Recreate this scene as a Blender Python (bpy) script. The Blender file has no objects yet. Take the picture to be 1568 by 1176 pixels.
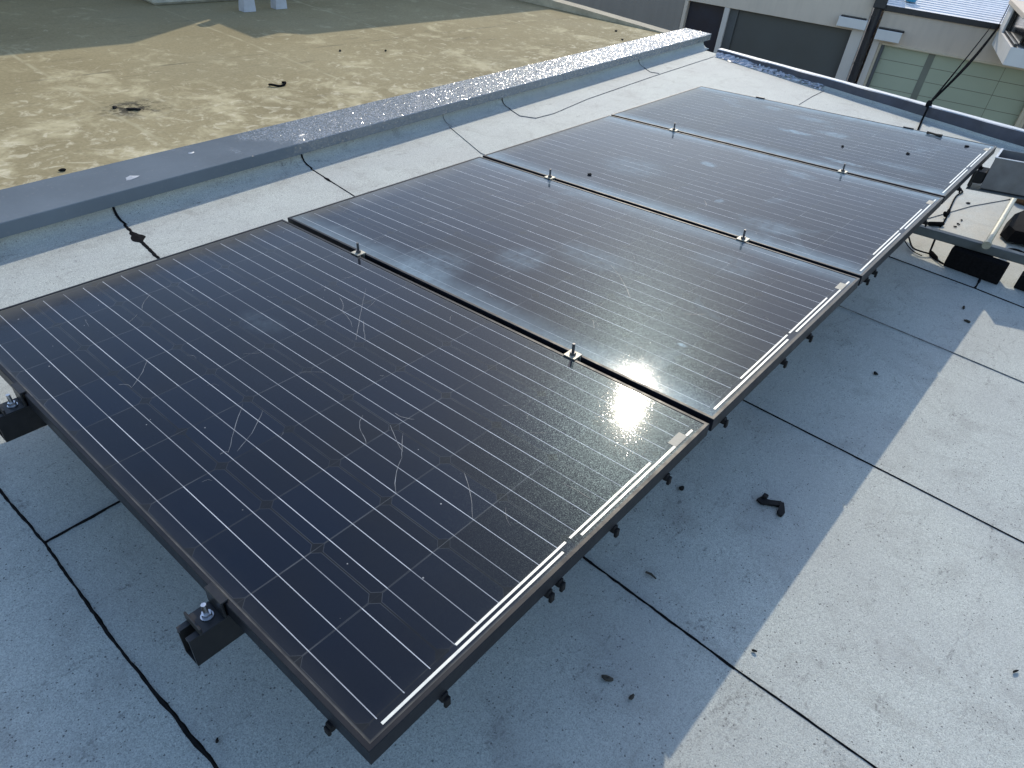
import bpy, math, random
from mathutils import Vector, Matrix
R = math.radians
rnd = random.Random(7)
sc = bpy.context.scene
col = sc.collection

# ------------------------------------------------------------------ helpers
class MB:
    """collects faces, then links them as one mesh object"""
    def __init__(s): s.v = []; s.f = []; s.m = []
    def add(s, verts, faces, mi=0):
        o = len(s.v); s.v += [tuple(p) for p in verts]
        s.f += [tuple(o + i for i in f) for f in faces]; s.m += [mi] * len(faces); return s
    def box(s, a, b, mi=0, mat=None):
        x0, y0, z0 = a; x1, y1, z1 = b
        vs = [Vector(p) for p in ((x0,y0,z0),(x1,y0,z0),(x1,y1,z0),(x0,y1,z0),(x0,y0,z1),(x1,y0,z1),(x1,y1,z1),(x0,y1,z1))]
        if mat: vs = [mat @ p for p in vs]
        return s.add(vs, [(0,3,2,1),(4,5,6,7),(0,1,5,4),(1,2,6,5),(2,3,7,6),(3,0,4,7)], mi)
    def bevbox(s, a, b, e, mi=0, mat=None):
        """box with chamfered edges all round"""
        c = [(a[i] + b[i]) / 2 for i in range(3)]; h = [abs(b[i] - a[i]) / 2 for i in range(3)]
        e = min(e, min(h) * .45); idx = {}; vs = []
        for sx in (-1, 1):
            for sy in (-1, 1):
                for sz in (-1, 1):
                    for ax in range(3):
                        q = [sx * (h[0] - e), sy * (h[1] - e), sz * (h[2] - e)]
                        q[ax] = (sx, sy, sz)[ax] * h[ax]
                        idx[(sx, sy, sz, ax)] = len(vs)
                        p = Vector([c[i] + q[i] for i in range(3)]); vs.append(mat @ p if mat else p)
        fs = []
        for ax in range(3):
            u, w = [(1, 2), (2, 0), (0, 1)][ax]
            for sg in (-1, 1):
                q = []
                for su, sw in ((-1,-1),(1,-1),(1,1),(-1,1)):
                    k = [0,0,0]; k[ax] = sg; k[u] = su; k[w] = sw; q.append(idx[(*k, ax)])
                fs.append(tuple(q if sg > 0 else q[::-1]))
        for ax in range(3):
            u, w = [(1, 2), (2, 0), (0, 1)][ax]
            for su in (-1, 1):
                for sw in (-1, 1):
                    k0 = [0,0,0]; k0[ax] = -1; k0[u] = su; k0[w] = sw; k1 = list(k0); k1[ax] = 1
                    q = [idx[(*k0, u)], idx[(*k1, u)], idx[(*k1, w)], idx[(*k0, w)]]
                    fs.append(tuple(q if su * sw < 0 else q[::-1]))
        for sx in (-1, 1):
            for sy in (-1, 1):
                for sz in (-1, 1):
                    t = [idx[(sx, sy, sz, a_)] for a_ in range(3)]
                    fs.append(tuple(t if sx * sy * sz > 0 else t[::-1]))
        return s.add(vs, fs, mi)
    def prism(s, prof, x0, x1, mi=0, mat=None):
        """profile of (y,z) extruded along x"""
        n = len(prof)
        vs = [Vector((x0, y, z)) for y, z in prof] + [Vector((x1, y, z)) for y, z in prof]
        if mat: vs = [mat @ p for p in vs]
        fs = [(i, (i+1) % n, n + (i+1) % n, n + i) for i in range(n)] + [tuple(range(n))[::-1], tuple(range(n, 2*n))]
        return s.add(vs, fs, mi)
    def tube(s, pts, r, n=8, mi=0, caps=True):
        pts = [Vector(p) for p in pts]; rs = r if isinstance(r, (list, tuple)) else [r] * len(pts)
        vs = []
        up0 = Vector((0, 0, 1))
        for i, p in enumerate(pts):
            t = (pts[min(i+1, len(pts)-1)] - pts[max(i-1, 0)]).normalized()
            a = t.cross(up0 if abs(t.z) < .95 else Vector((1, 0, 0))).normalized(); b = t.cross(a)
            vs += [p + (a * math.cos(k*2*math.pi/n) + b * math.sin(k*2*math.pi/n)) * rs[i] for k in range(n)]
        fs = []
        for i in range(len(pts)-1):
            for k in range(n):
                fs.append((i*n+k, i*n+(k+1) % n, (i+1)*n+(k+1) % n, (i+1)*n+k))
        if caps: fs += [tuple(range(n))[::-1], tuple(range((len(pts)-1)*n, len(pts)*n))]
        return s.add(vs, fs, mi)
    def blob(s, c, rx, ry, rz, seed=0, amp=.25, n=9, mi=0, rot=0.):
        q = random.Random(seed); ph = [q.uniform(0, 6.28) for _ in range(6)]
        vs = []; fs = []; m = 6
        for i in range(m+1):
            th = math.pi * i / m
            for k in range(n):
                a = 2*math.pi*k/n
                w = 1 + amp*(math.sin(2*a+ph[0])*.5 + math.sin(3*a+ph[1])*.4 + math.sin(3*th+ph[2]+a)*.4)
                x = math.sin(th)*math.cos(a)*rx*w; y = math.sin(th)*math.sin(a)*ry*w; z = math.cos(th)*rz*w
                vs.append((c[0]+x*math.cos(rot)-y*math.sin(rot), c[1]+x*math.sin(rot)+y*math.cos(rot), c[2]+z))
        for i in range(m):
            for k in range(n):
                fs.append((i*n+k, (i+1)*n+k, (i+1)*n+(k+1) % n, i*n+(k+1) % n))
        return s.add(vs, fs, mi)
    def build(s, name, mats, parent=None, smooth=False, loc=None):
        me = bpy.data.meshes.new(name); me.from_pydata(s.v, [], s.f); me.update()
        for m in (mats if isinstance(mats, (list, tuple)) else [mats]): me.materials.append(m)
        for p, k in zip(me.polygons, s.m): p.material_index = k; p.use_smooth = smooth
        if smooth:
            try: me.set_sharp_from_angle(angle=R(40))
            except Exception: pass
        o = bpy.data.objects.new(name, me); col.objects.link(o)
        if parent: o.parent = parent
        if loc: o.location = loc
        return o

def tag(o, label=None, cat=None, group=None, kind=None):
    for k, v in (('label', label), ('category', cat), ('group', group), ('kind', kind)):
        if v: o[k] = v
    return o
def empty(name, loc=(0,0,0), mat=None):
    o = bpy.data.objects.new(name, None); col.objects.link(o); o.empty_display_size = .1
    if mat is not None: o.matrix_world = mat
    else: o.location = loc
    return o
def rebase(o):
    """move a mesh's origin to the base of its geometry"""
    vs = [v.co for v in o.data.vertices]
    c = Vector(((min(v.x for v in vs)+max(v.x for v in vs))/2, (min(v.y for v in vs)+max(v.y for v in vs))/2, min(v.z for v in vs)))
    for v in o.data.vertices: v.co -= c
    o.location = Vector(o.location) + c; return o

# ------------------------------------------------------------------ materials
class G:
    """tiny node graph builder"""
    def __init__(s, name):
        s.mat = bpy.data.materials.new(name); s.mat.use_nodes = True
        s.t = s.mat.node_tree; s.t.nodes.clear()
        s.out = s.n('ShaderNodeOutputMaterial')
    def n(s, typ, **kw):
        nd = s.t.nodes.new(typ)
        for k, v in kw.items(): setattr(nd, k, v)
        return nd
    def put(s, sock, v):
        if isinstance(v, bpy.types.NodeSocket): s.t.links.new(v, sock)
        elif v is not None:
            if isinstance(v, (tuple, list)) and len(v) == 3 and sock.type == 'RGBA': v = (*v, 1)
            sock.default_value = v
    def m(s, op, a, b=None, c=None, clamp=False):
        nd = s.n('ShaderNodeMath', operation=op, use_clamp=clamp)
        s.put(nd.inputs[0], a)
        if b is not None: s.put(nd.inputs[1], b)
        if c is not None: s.put(nd.inputs[2], c)
        return nd.outputs[0]
    def vm(s, op, a, b=None, scale=None):
        nd = s.n('ShaderNodeVectorMath', operation=op); s.put(nd.inputs[0], a)
        if b is not None: s.put(nd.inputs[1], b)
        if scale is not None: s.put(nd.inputs['Scale'], scale)
        return nd.outputs['Value' if op in ('LENGTH','DOT_PRODUCT','DISTANCE') else 'Vector']
    def coord(s): return s.n('ShaderNodeTexCoord').outputs['Object']
    def sep(s, v):
        nd = s.n('ShaderNodeSeparateXYZ'); s.put(nd.inputs[0], v); return nd.outputs
    def comb(s, x=0., y=0., z=0.):
        nd = s.n('ShaderNodeCombineXYZ')
        for i, v in enumerate((x, y, z)): s.put(nd.inputs[i], v)
        return nd.outputs[0]
    def noise(s, v, scale, detail=3., rough=.55, dist=0., w=None):
        nd = s.n('ShaderNodeTexNoise')
        if w is not None: nd.noise_dimensions = '4D'; s.put(nd.inputs['W'], w)
        s.put(nd.inputs['Vector'], v); nd.inputs['Scale'].default_value = scale
        nd.inputs['Detail'].default_value = detail; nd.inputs['Roughness'].default_value = rough; nd.inputs['Distortion'].default_value = dist
        return nd.outputs['Fac']
    def vor(s, v, scale, feat='F1', rand=1., out='Distance'):
        nd = s.n('ShaderNodeTexVoronoi', feature=feat); s.put(nd.inputs['Vector'], v)
        nd.inputs['Scale'].default_value = scale; nd.inputs['Randomness'].default_value = rand
        return nd.outputs[out]
    def white(s, v, out='Value'):
        nd = s.n('ShaderNodeTexWhiteNoise', noise_dimensions='3D'); s.put(nd.inputs['Vector'], v); return nd.outputs[out]
    def ramp(s, f, a, b, lo=0., hi=1., smooth=False):
        nd = s.n('ShaderNodeMapRange', clamp=True)
        if smooth: nd.interpolation_type = 'SMOOTHSTEP'
        s.put(nd.inputs['Value'], f)
        for k, v in (('From Min', a), ('From Max', b), ('To Min', lo), ('To Max', hi)): s.put(nd.inputs[k], v)
        return nd.outputs['Result']
    def mix(s, f, a, b, typ='MIX'):
        nd = s.n('ShaderNodeMix', data_type='RGBA', blend_type=typ)
        s.put(nd.inputs['Factor'], f); s.put(nd.inputs['A'], a); s.put(nd.inputs['B'], b) if False else None
        cs = [i for i in nd.inputs if i.type == 'RGBA']
        s.put(cs[0], a); s.put(cs[1], b)
        return [o for o in nd.outputs if o.type == 'RGBA'][0]
    def bump(s, h, strength=.3, dist=.002):
        nd = s.n('ShaderNodeBump'); s.put(nd.inputs['Height'], h)
        nd.inputs['Strength'].default_value = strength; nd.inputs['Distance'].default_value = dist
        return nd.outputs['Normal']
    def glitter(s, v, scale, amp, power=1.):
        """normal tilted at random in little facets"""
        c = s.vor(v, scale, out='Position')
        rv = s.vm('SUBTRACT', s.white(c, 'Color'), (.5, .5, .5))
        a = amp
        if power != 1.:
            a = s.m('MULTIPLY', s.m('POWER', s.white(s.vm('ADD', c, (31.7, 11.3, 5.1))), power), amp)
        nn = s.vm('ADD', s.n('ShaderNodeNewGeometry').outputs['Normal'], s.vm('SCALE', rv, scale=a))
        return s.vm('NORMALIZE', nn)
    def pbr(s, base, rough=.6, metal=0., normal=None, spec=.5, **kw):
        nd = s.n('ShaderNodeBsdfPrincipled')
        s.put(nd.inputs['Base Color'], base); s.put(nd.inputs['Roughness'], rough); s.put(nd.inputs['Metallic'], metal)
        s.put(nd.inputs['Specular IOR Level'], spec)
        if normal is not None: s.put(nd.inputs['Normal'], normal)
        for k, v in kw.items(): s.put(nd.inputs[k.replace('_', ' ')], v)
        s.t.links.new(nd.outputs[0], s.out.inputs[0]); return nd

def plain(name, c, rough=.6, metal=0., var=.12, scale=30., bump=0., spec=.5, dust=0., dustcol=(.3, .28, .24)):
    g = G(name); v = g.coord()
    n = g.noise(v, scale, 4.)
    cc = g.mix(g.ramp(n, .3, .7), tuple(x*(1-var) for x in c), tuple(min(1, x*(1+var)) for x in c))
    if dust: cc = g.mix(g.ramp(g.noise(v, scale*.35, 5., .65), .45, .75, 0., dust), cc, dustcol)
    g.pbr(cc, g.ramp(n, .3, .7, max(.02, rough-.08), min(1, rough+.08)), metal, g.bump(g.noise(v, scale*6, 2.), bump, .001) if bump else None, spec)
    return g.mat

def membrane():
    g = G('roof_membrane'); v = g.coord()
    fine = g.noise(v, 300., 2.5, .75); mid = g.noise(v, 85., 3., .65)
    # mineral granules: each its own shade of grey
    gr = g.white(g.vor(v, 420., out='Position'))
    c = g.mix(g.m('POWER', gr, .7), (.29, .312, .285), (.60, .635, .575))
    c = g.mix(g.ramp(fine, .30, .47, .75, 0.), c, (.16, .17, .165))
    c = g.mix(g.ramp(mid, .35, .68, .0, .30), c, (.38, .40, .39))
    c = g.mix(g.ramp(g.noise(v, 2.2, 5., .6), .38, .72, 0., .45), c, (.33, .335, .325))
    soil = g.noise(v, 5., 6., .7, .6)
    c = g.mix(g.ramp(soil, .52, .74, 0., .5), c, (.21, .205, .19))
    c = g.mix(g.ramp(g.noise(v, .9, 2.), .45, .7, 0., .16), c, (.46, .45, .40))
    # scuffs: short stretched smudges, broken up by the granules
    sx = g.vm('MULTIPLY', v, (3., 11., 3.))
    c = g.mix(g.m('MULTIPLY', g.ramp(g.noise(sx, 1.7, 5., .72, 1.2), .57, .70, 0., .8), g.ramp(mid, .45, .62)), c, (.085, .083, .078))
    # dark grains, thicker where the roof is soiled
    for sc_, lo, r0, r1, shade in ((150., .90, .10, .34, .075), (55., .95, .05, .14, .06), (24., .92, .03, .075, .035)):
        pos = g.vor(v, sc_, out='Position'); rv = g.white(pos)
        thr = g.ramp(soil, .40, .68, lo + .06, lo - .22)
        on = g.m('GREATER_THAN', rv, thr)
        sz = g.ramp(g.white(g.vm('ADD', pos, (3., 1., 7.))), 0., 1., r0, r1)
        c = g.mix(g.m('MULTIPLY', g.m('MULTIPLY', g.m('LESS_THAN', g.vor(v, sc_), sz), on), .85), c, (shade, shade, shade))
    # tan dust trodden in around the second frame
    dd = g.vm('DISTANCE', g.vm('MULTIPLY', v, (.7, 1., 1.)), (3.0, -.02, 0.))
    c = g.mix(g.m('MULTIPLY', g.ramp(dd, .15, .75, .75, 0., True), g.ramp(g.noise(v, 9., 5., .65), .3, .6, .35, 1.)), c, (.47, .43, .34))
    h = g.m('ADD', g.m('MULTIPLY', fine, .8), g.m('ADD', g.m('MULTIPLY', gr, .25), mid))
    sheet = g.white(g.comb(g.m('FLOOR', g.m('DIVIDE', g.m('ADD', g.sep(v)[0], .107), .93)), 3., 1.))
    c = g.mix(g.ramp(sheet, 0., 1., 0., .13), c, (.27, .28, .26))
    # tide marks of dried puddles
    pud = g.m('ABSOLUTE', g.m('SUBTRACT', g.noise(v, 1.5, 3., .6, .4), .56))
    c = g.mix(g.m('MULTIPLY', g.ramp(pud, .0, .012, .28, 0.), g.ramp(g.noise(v, 3., 3.), .45, .6)), c, (.22, .215, .19))
    g.pbr(c, .72, 0., g.bump(h, .6, .0025), .55)
    return g.mat

def tan_roof():
    g = G('weathered_concrete'); v = g.coord()
    c = g.mix(g.ramp(g.noise(v, 1.1, 4.), .3, .7), (.285, .236, .130), (.375, .316, .180))
    c = g.mix(g.ramp(g.noise(v, 60., 3., .65), .35, .7, 0., .35), c, (.13, .11, .06))
    # pale worn patches, more of them towards the parapet
    y = g.sep(v)[1]
    near = g.ramp(y, 2.8, 5.2, .075, -.03)
    big = g.m('ADD', g.noise(v, 3.6, 6., .68, .5), near)
    c = g.mix(g.ramp(big, .55, .70, 0., .5), c, (.68, .60, .38))
    sm = g.m('ADD', g.noise(v, 13., 5., .7, .8), near)
    c = g.mix(g.ramp(sm, .58, .70, 0., .55), c, (.68, .61, .43))
    c = g.mix(g.ramp(g.noise(g.vm('MULTIPLY', v, (1., 5., 1.)), 2.4, 5., .65), .60, .74, 0., .45), c, (.12, .105, .07))
    c = g.mix(g.ramp(g.noise(v, .55, 3.), .5, .7, 0., .35), c, (.20, .19, .13))
    # old joint lines
    x = g.sep(v)[0]; wob = g.m('MULTIPLY', g.m('SUBTRACT', g.noise(v, 4., 2.), .5), .03)
    for px in (1.29, 2.75, 4.02, 5.5):
        d = g.m('ABSOLUTE', g.m('SUBTRACT', g.m('ADD', x, wob), px))
        c = g.mix(g.m('MULTIPLY', g.ramp(d, .006, .016, 1., 0.), g.ramp(g.noise(v, 6., 3.), .4, .6, .15, .8)), c, (.42, .37, .23))
    d = g.m('ABSOLUTE', g.m('SUBTRACT', g.m('ADD', y, wob), 4.35))
    c = g.mix(g.m('MULTIPLY', g.ramp(d, .006, .015, 1., 0.), g.ramp(g.noise(v, 5., 3.), .45, .65, .0, .6)), c, (.13, .115, .075))
    # soot stain
    d = g.vm('DISTANCE', g.vm('MULTIPLY', v, (1., 1.2, 1.)), (1.42, 4.38, .09))
    c = g.mix(g.m('MULTIPLY', g.ramp(d, .03, .26, 1., 0., True), g.ramp(g.noise(v, 13., 5., .75), .44, .56)), c, (.02, .019, .015))
    g.pbr(c, .92, 0., g.bump(g.noise(v, 120., 3.), .5, .002), .2)
    return g.mat

def coping_metal():
    g = G('coping_metal'); v = g.coord()
    n = g.noise(v, 3., 4.)
    c = g.mix(g.ramp(n, .3, .7), (.122, .146, .166), (.150, .180, .206))
    c = g.mix(g.ramp(g.noise(v, 40., 4., .7), .6, .75, 0., .35), c, (.28, .28, .27))
    nr = g.glitter(v, 250., .58, 1.)
    # drying water beads: a wet film of tiny lenses over the painted sheet
    wet = g.ramp(g.m('ADD', g.noise(v, 5., 4., .6), g.ramp(g.sep(v)[0], 1.0, 2.4, -.3, .2)), .40, .52)
    g.pbr(c, .62, 0., g.bump(g.noise(v, 3., 2.), .2, .004), .02, Coat_Weight=g.ramp(wet, 0., 1., .10, 1.), Coat_Roughness=.11, Coat_IOR=1.9, Coat_Normal=nr)
    return g.mat

W_, L_ = .992, 1.659
def laminate(seed, haze, stain, smudges=()):
    g = G('solar_laminate'); v = g.coord(); X = g.sep(v)
    x = X[0]; vv = g.m('SUBTRACT', L_, X[1])
    cu = g.m('DIVIDE', g.m('SUBTRACT', x, .0125), .1612); cv = g.m('DIVIDE', g.m('SUBTRACT', vv, .030), .1596)
    fu = g.m('FRACT', cu); fv = g.m('FRACT', cv)
    cid = g.comb(g.m('FLOOR', cu), g.m('FLOOR', cv), float(seed))
    inx = g.m('MULTIPLY', g.m('GREATER_THAN', cu, 0.), g.m('LESS_THAN', cu, 6.))
    inv = g.m('MULTIPLY', g.m('GREATER_THAN', cv, 0.), g.m('LESS_THAN', cv, 10.02))
    inside = g.m('MULTIPLY', inx, inv)
    # busbars: three per cell, broken glints put into their colour cell by cell
    bd = g.m('MULTIPLY', g.m('ABSOLUTE', g.m('SUBTRACT', g.m('FLOORED_MODULO', fu, .329), .1645)), .1612)
    bus = g.m('MULTIPLY', g.m('MULTIPLY', g.m('LESS_THAN', bd, .00075), inside), g.m('LESS_THAN', fu, .985))
    bid = g.comb(g.m('FLOOR', g.m('DIVIDE', g.m('MULTIPLY', cu, 1.), .3333)), g.m('FLOOR', cv), seed + 9.5)
    blum = g.ramp(g.m('POWER', g.white(bid), 1. if haze < .5 else 1.8), 0., 1., .45 if haze < .5 else .30, 1. if haze < .5 else 1.4)
    blum = g.m('MULTIPLY', blum, g.ramp(g.noise(v, 22., 3.), .3, .6, .75, 1.))
    # cell outline with clipped corners
    a = g.m('MULTIPLY', g.m('ABSOLUTE', g.m('SUBTRACT', fu, .5)), .1612); b = g.m('MULTIPLY', g.m('ABSOLUTE', g.m('SUBTRACT', fv, .5)), .1596)
    d = g.m('MAXIMUM', g.m('SUBTRACT', g.m('MAXIMUM', a, b), .0788), g.m('MULTIPLY', g.m('SUBTRACT', g.m('ADD', a, b), .1445), .707))
    edge = g.m('MULTIPLY', g.m('LESS_THAN', g.m('ABSOLUTE', d), .00055), inside)
    edge = g.m('MULTIPLY', edge, g.ramp(g.noise(v, 5., 2., w=seed*3.1), .38, .62, .02, .30))
    gap = g.m('MULTIPLY', g.m('GREATER_THAN', d, 0.), inside)
    rc = g.white(cid)
    cell = g.mix(g.ramp(g.noise(v, 3., 3., w=float(seed)), .35, .65), (.0042, .0066, .0140), (.0075, .0078, .0105))
    cell = g.mix(g.ramp(rc, .0, 1., 0., .6), cell, (.004, .009, .023))  # random cell tones, bluer to carry a reflected blue sheen in the colour
    c = g.mix(gap, cell, (.0075, .0078, .0095))
    c = g.mix(edge, c, (.15, .16, .17))
    cross = g.m('MULTIPLY', g.m('MULTIPLY', g.m('GREATER_THAN', b, .0792), inside), g.ramp(g.noise(v, 6.5, 3., w=seed*5.3), .50, .62, .02, .26 + .2*haze))
    c = g.mix(cross, c, (.26, .27, .27))
    c = g.mix(g.m('MULTIPLY', bus, blum), c, (.60, .62, .64))
    # grime: thin film everywhere, thicker against the frame and along the low edge, with dried drops
    e = g.m('MINIMUM', g.m('MINIMUM', g.m('SUBTRACT', x, .009), g.m('SUBTRACT', W_ - .009, x)), g.m('MINIMUM', g.m('SUBTRACT', vv, .009), g.m('SUBTRACT', L_ - .009, vv)))
    ew = g.m('ADD', e, g.m('MULTIPLY', g.m('SUBTRACT', g.noise(v, 9., 4., .65, w=float(seed)), .5), .05))
    film = g.m('ADD', g.ramp(ew, -.012, .05, .028 + .05*haze, 0., True), g.ramp(g.noise(v, 2.3, 4., .6, w=seed+.5), .3, .75, .002, .008 + .022*haze))
    low = g.m('ADD', vv, g.m('MULTIPLY', g.m('SUBTRACT', g.noise(v, 14., 4., .7, w=float(seed)), .5), .09))
    film = g.m('ADD', film, g.ramp(low, .01, .125, .15 + .12*haze, 0., True))
    streak = g.noise(g.vm('MULTIPLY', v, (9., 1.6, 1.)), 3., 4., .6, w=seed+2.)
    film = g.m('ADD', film, g.ramp(streak, .5, .8, 0., .006 + .02*haze))
    ex = g.m('MINIMUM', g.m('SUBTRACT', x, .009), g.m('SUBTRACT', W_ - .009, x))
    wn1 = g.noise(v, 3.1, 5., .68, .7, w=seed+11.); wn2 = g.noise(v, 17., 5., .7, w=seed+13.)
    exw = g.m('ADD', ex, g.m('MULTIPLY', g.m('SUBTRACT', wn1, .5), .13))
    exw = g.m('ADD', exw, g.m('MULTIPLY', g.m('SUBTRACT', wn2, .5), .05))
    wash = g.m('MULTIPLY', g.ramp(exw, -.03, .115, .78*haze, 0., True), g.ramp(wn2, .30, .60, .45, 1.))
    if stain:
        wash = g.m('ADD', wash, g.ramp(g.noise(v, 3.4, 5., .62, .9, w=seed+4.), .60, .74, 0., stain))
    wv = g.n('ShaderNodeTexNoise'); g.put(wv.inputs['Vector'], v); wv.inputs['Scale'].default_value = 11.; wv.inputs['Detail'].default_value = 4.
    wsp = g.vm('SCALE', g.vm('SUBTRACT', wv.outputs['Color'], (.5, .5, .5)), scale=.07)
    fl = g.vm('ADD', g.comb(x, vv, 0.), wsp); br = g.ramp(g.noise(v, 30., 5., .7, w=seed+7.), .32, .62, .1, 1.)
    for (su, sv, ru, rv, st) in smudges:
        dd = g.vm('LENGTH', g.vm('DIVIDE', g.vm('SUBTRACT', fl, (su, sv, 0.)), (ru, rv, 1.)))
        wash = g.m('ADD', wash, g.m('MULTIPLY', g.ramp(dd, .35, 1.15, st*1.5, 0., True), br))
    rim = g.ramp(e, .0, .0045, .42, 0.)  # dust line at the lip, raised to paint its sunlit highlight too
    film = g.m('ADD', film, g.m('MULTIPLY', rim, g.ramp(g.noise(v, 20., 3.), .3, .7, .3, 1.)), clamp=True)
    dust = g.mix(g.ramp(g.m('MINIMUM', g.m('MULTIPLY', vv, .6), e), .02, .08), (.38, .36, .30), (.36, .35, .36))
    c = g.mix(film, c, dust)
    c = g.mix(g.m('MINIMUM', wash, .8), c, (.34, .45, .51))
    film = g.m('ADD', film, wash, clamp=True)
    # specks
    pos = g.vor(v, 46., out='Position'); on = g.ramp(g.white(g.vm('ADD', pos, (seed*1.7, 0., 0.))), .70, .72)
    sp = g.m('MULTIPLY', g.m('LESS_THAN', g.vor(v, 46.), g.ramp(g.m('POWER', g.white(pos), 5.), 0., 1., .015, .10)), on)
    c = g.mix(g.m('MULTIPLY', sp, .55), c, (.5, .5, .49))
    rough = g.ramp(film, 0., .35, .30, .6)
    facet = g.glitter(v, 950., .050, 3.)
    coat_r = g.m('ADD', g.ramp(film, .0, .3, .050, .10), g.m('MULTIPLY', sp, .3))
    pb = g.pbr(c, rough, 0., None, 0., Coat_Weight=g.m('MULTIPLY', 1.-.5*haze*haze, g.ramp(film, 0., .6, 1., .6)), Coat_Roughness=coat_r, Coat_IOR=1.235, Coat_Normal=facet,
          Sheen_Weight=.02 + .04*haze, Sheen_Roughness=.35, Sheen_Tint=(.80, .86, 1., 1.))
    # patterned glass and fine dust: a faint broad gloss over the mirror-like one
    gl = g.n('ShaderNodeBsdfGlossy'); gl.inputs['Roughness'].default_value = .25
    g.put(gl.inputs['Color'], (.60, .86, 1.)); g.put(gl.inputs['Normal'], g.glitter(v, 900., .13, 1.))
    mx = g.n('ShaderNodeMixShader'); mx.inputs[0].default_value = .0075
    g.t.links.new(pb.outputs[0], mx.inputs[1]); g.t.links.new(gl.outputs[0], mx.inputs[2]); g.t.links.new(mx.outputs[0], g.out.inputs[0])
    return g.mat

def facade_paint(name, c, streak=.25):
    g = G(name); v = g.coord()
    q = g.noise(g.vm('MULTIPLY', v, (3., 3., .5)), 2.2, 5., .6)
    cc = g.mix(g.ramp(q, .42, .75, 0., streak), c, tuple(x*.6 for x in c))
    cc = g.mix(g.ramp(g.noise(v, 1.2, 4.), .45, .7, 0., .18), cc, tuple(x*1.15 for x in c))
    g.pbr(cc, .85, 0., g.bump(g.noise(v, 45., 3.), .25, .004), .2)
    return g.mat

M = {}
M['membrane'] = membrane()
M['tan'] = tan_roof()
M['coping'] = coping_metal()
M['bitumen'] = plain('bitumen', (.010, .010, .011), .95, var=.4, scale=60., bump=.3, spec=.05)
M['bitumen_dusty'] = plain('bitumen_dusty', (.11, .112, .112), .85, var=.4, scale=80., bump=.3, dust=.8, dustcol=(.34, .345, .35))
M['lap_grey'] = plain('lap_line', (.24, .24, .235), .9, var=.3, scale=60., bump=.3, dust=.5, dustcol=(.12, .11, .1))  # grey tone for one thin lap line, mottled darker
M['frame'] = plain('black_anodised', (.0055, .0072, .0115), .45, .0, var=.25, scale=25., dust=.05, dustcol=(.10, .105, .11), spec=.25)
M['black'] = plain('black_steel', (.012, .0125, .014), .42, .2, var=.3, scale=40., dust=.12, dustcol=(.1, .1, .095))
M['plastic'] = plain('black_plastic', (.010, .010, .011), .6, var=.3, scale=60., spec=.15)
M['cable'] = plain('cable_sheath', (.012, .012, .0125), 1., var=.3, scale=60., spec=0.)
M['rubber'] = plain('recycled_rubber', (.008, .0075, .008), .9, var=.4, scale=120., bump=.4, spec=.08)
M['zinc'] = plain('zinc_steel', (.40, .375, .30), .5, .3, var=.25, scale=90., dust=.3, dustcol=(.45, .43, .36))
M['bright'] = plain('bright_bolt', (.55, .56, .58), .35, 1., var=.1, scale=90.)
M['bolt'] = plain('dull_bolt', (.10, .10, .105), .45, .6, var=.2, scale=90.)
M['ribbon'] = plain('tinned_ribbon', (.74, .73, .64), .4, .1, var=.08, scale=60.)
M['sticker'] = plain('faded_sticker', (.36, .33, .26), .6, var=.2, scale=90.)
M['crack'] = plain('crack_line', (.20, .21, .22), .5, var=.5, scale=40.)
M['dropping'] = plain('dried_dropping', (.40, .41, .42), .8, var=.3, scale=80.)
M['galv'] = plain('galvanised_sheet', (.12, .122, .13), .5, .45, var=.18, scale=14., dust=.3, dustcol=(.3, .3, .29))
M['greybeam'] = plain('grey_beam', (.075, .085, .088), .5, .2, var=.2, scale=20.)
M['pole'] = plain('weathered_pole', (.33, .31, .24), .45, .4, var=.25, scale=30.)
M['brick'] = plain('rusty_block', (.16, .075, .03), .9, var=.5, scale=45., bump=.6, dust=.3, dustcol=(.3, .2, .1))
M['twig'] = plain('dry_twig', (.035, .030, .022), .8, var=.4, scale=80.)
M['pebble'] = plain('dark_pebble', (.018, .018, .018), .9, var=.4, scale=80., bump=.4, spec=.1)
M['kerb'] = plain('kerb_flashing', (.060, .066, .088), .45, .25, var=.25, scale=8., dust=.2, dustcol=(.3, .3, .3))
M['kerbtop'] = plain('kerb_top', (.42, .44, .46), .5, .1, var=.2, scale=12.)
M['foil'] = plain('crinkled_foil', (.45, .46, .47), .3, .8, var=.2, scale=60.)
M['white'] = facade_paint('white_render', (.72, .70, .66), .2)
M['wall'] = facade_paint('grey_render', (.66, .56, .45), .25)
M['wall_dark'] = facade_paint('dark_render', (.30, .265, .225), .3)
M['pil'] = facade_paint('pilaster_paint', (.66, .60, .53), .2)
M['trim'] = facade_paint('door_trim_paint', (.66, .57, .42), .2)
M['navy'] = plain('navy_door', (.022, .024, .038), .4, var=.1, scale=4.)
M['garage'] = plain('slate_garage_door', (.086, .088, .080), .5, var=.08, scale=2.)
M['jamb'] = plain('slate_jamb', (.095, .10, .098), .6, var=.1, scale=4.)
M['pipe'] = plain('black_pipe', (.018, .019, .024), .4, var=.2, scale=8.)
M['glazing'] = plain('frosted_green_glazing', (.42, .46, .335), .5, var=.08, scale=.8)
M['shadow_band'] = plain('glazing_shadow_band', (.19, .20, .16), .5, var=.1, scale=3.)
M['line'] = plain('glazing_seam', (.2, .2, .15), .6, var=.1, scale=3.)
M['sheet'] = plain('white_roof_sheet', (.72, .73, .75), .45, .0, var=.06, scale=3., dust=.15, dustcol=(.5, .5, .5))
M['ledge'] = plain('ledge_concrete', (.42, .37, .27), .9, var=.25, scale=9., bump=.4)
M['asphalt'] = plain('asphalt', (.05, .05, .052), .9, var=.2, scale=12., bump=.4)
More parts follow.
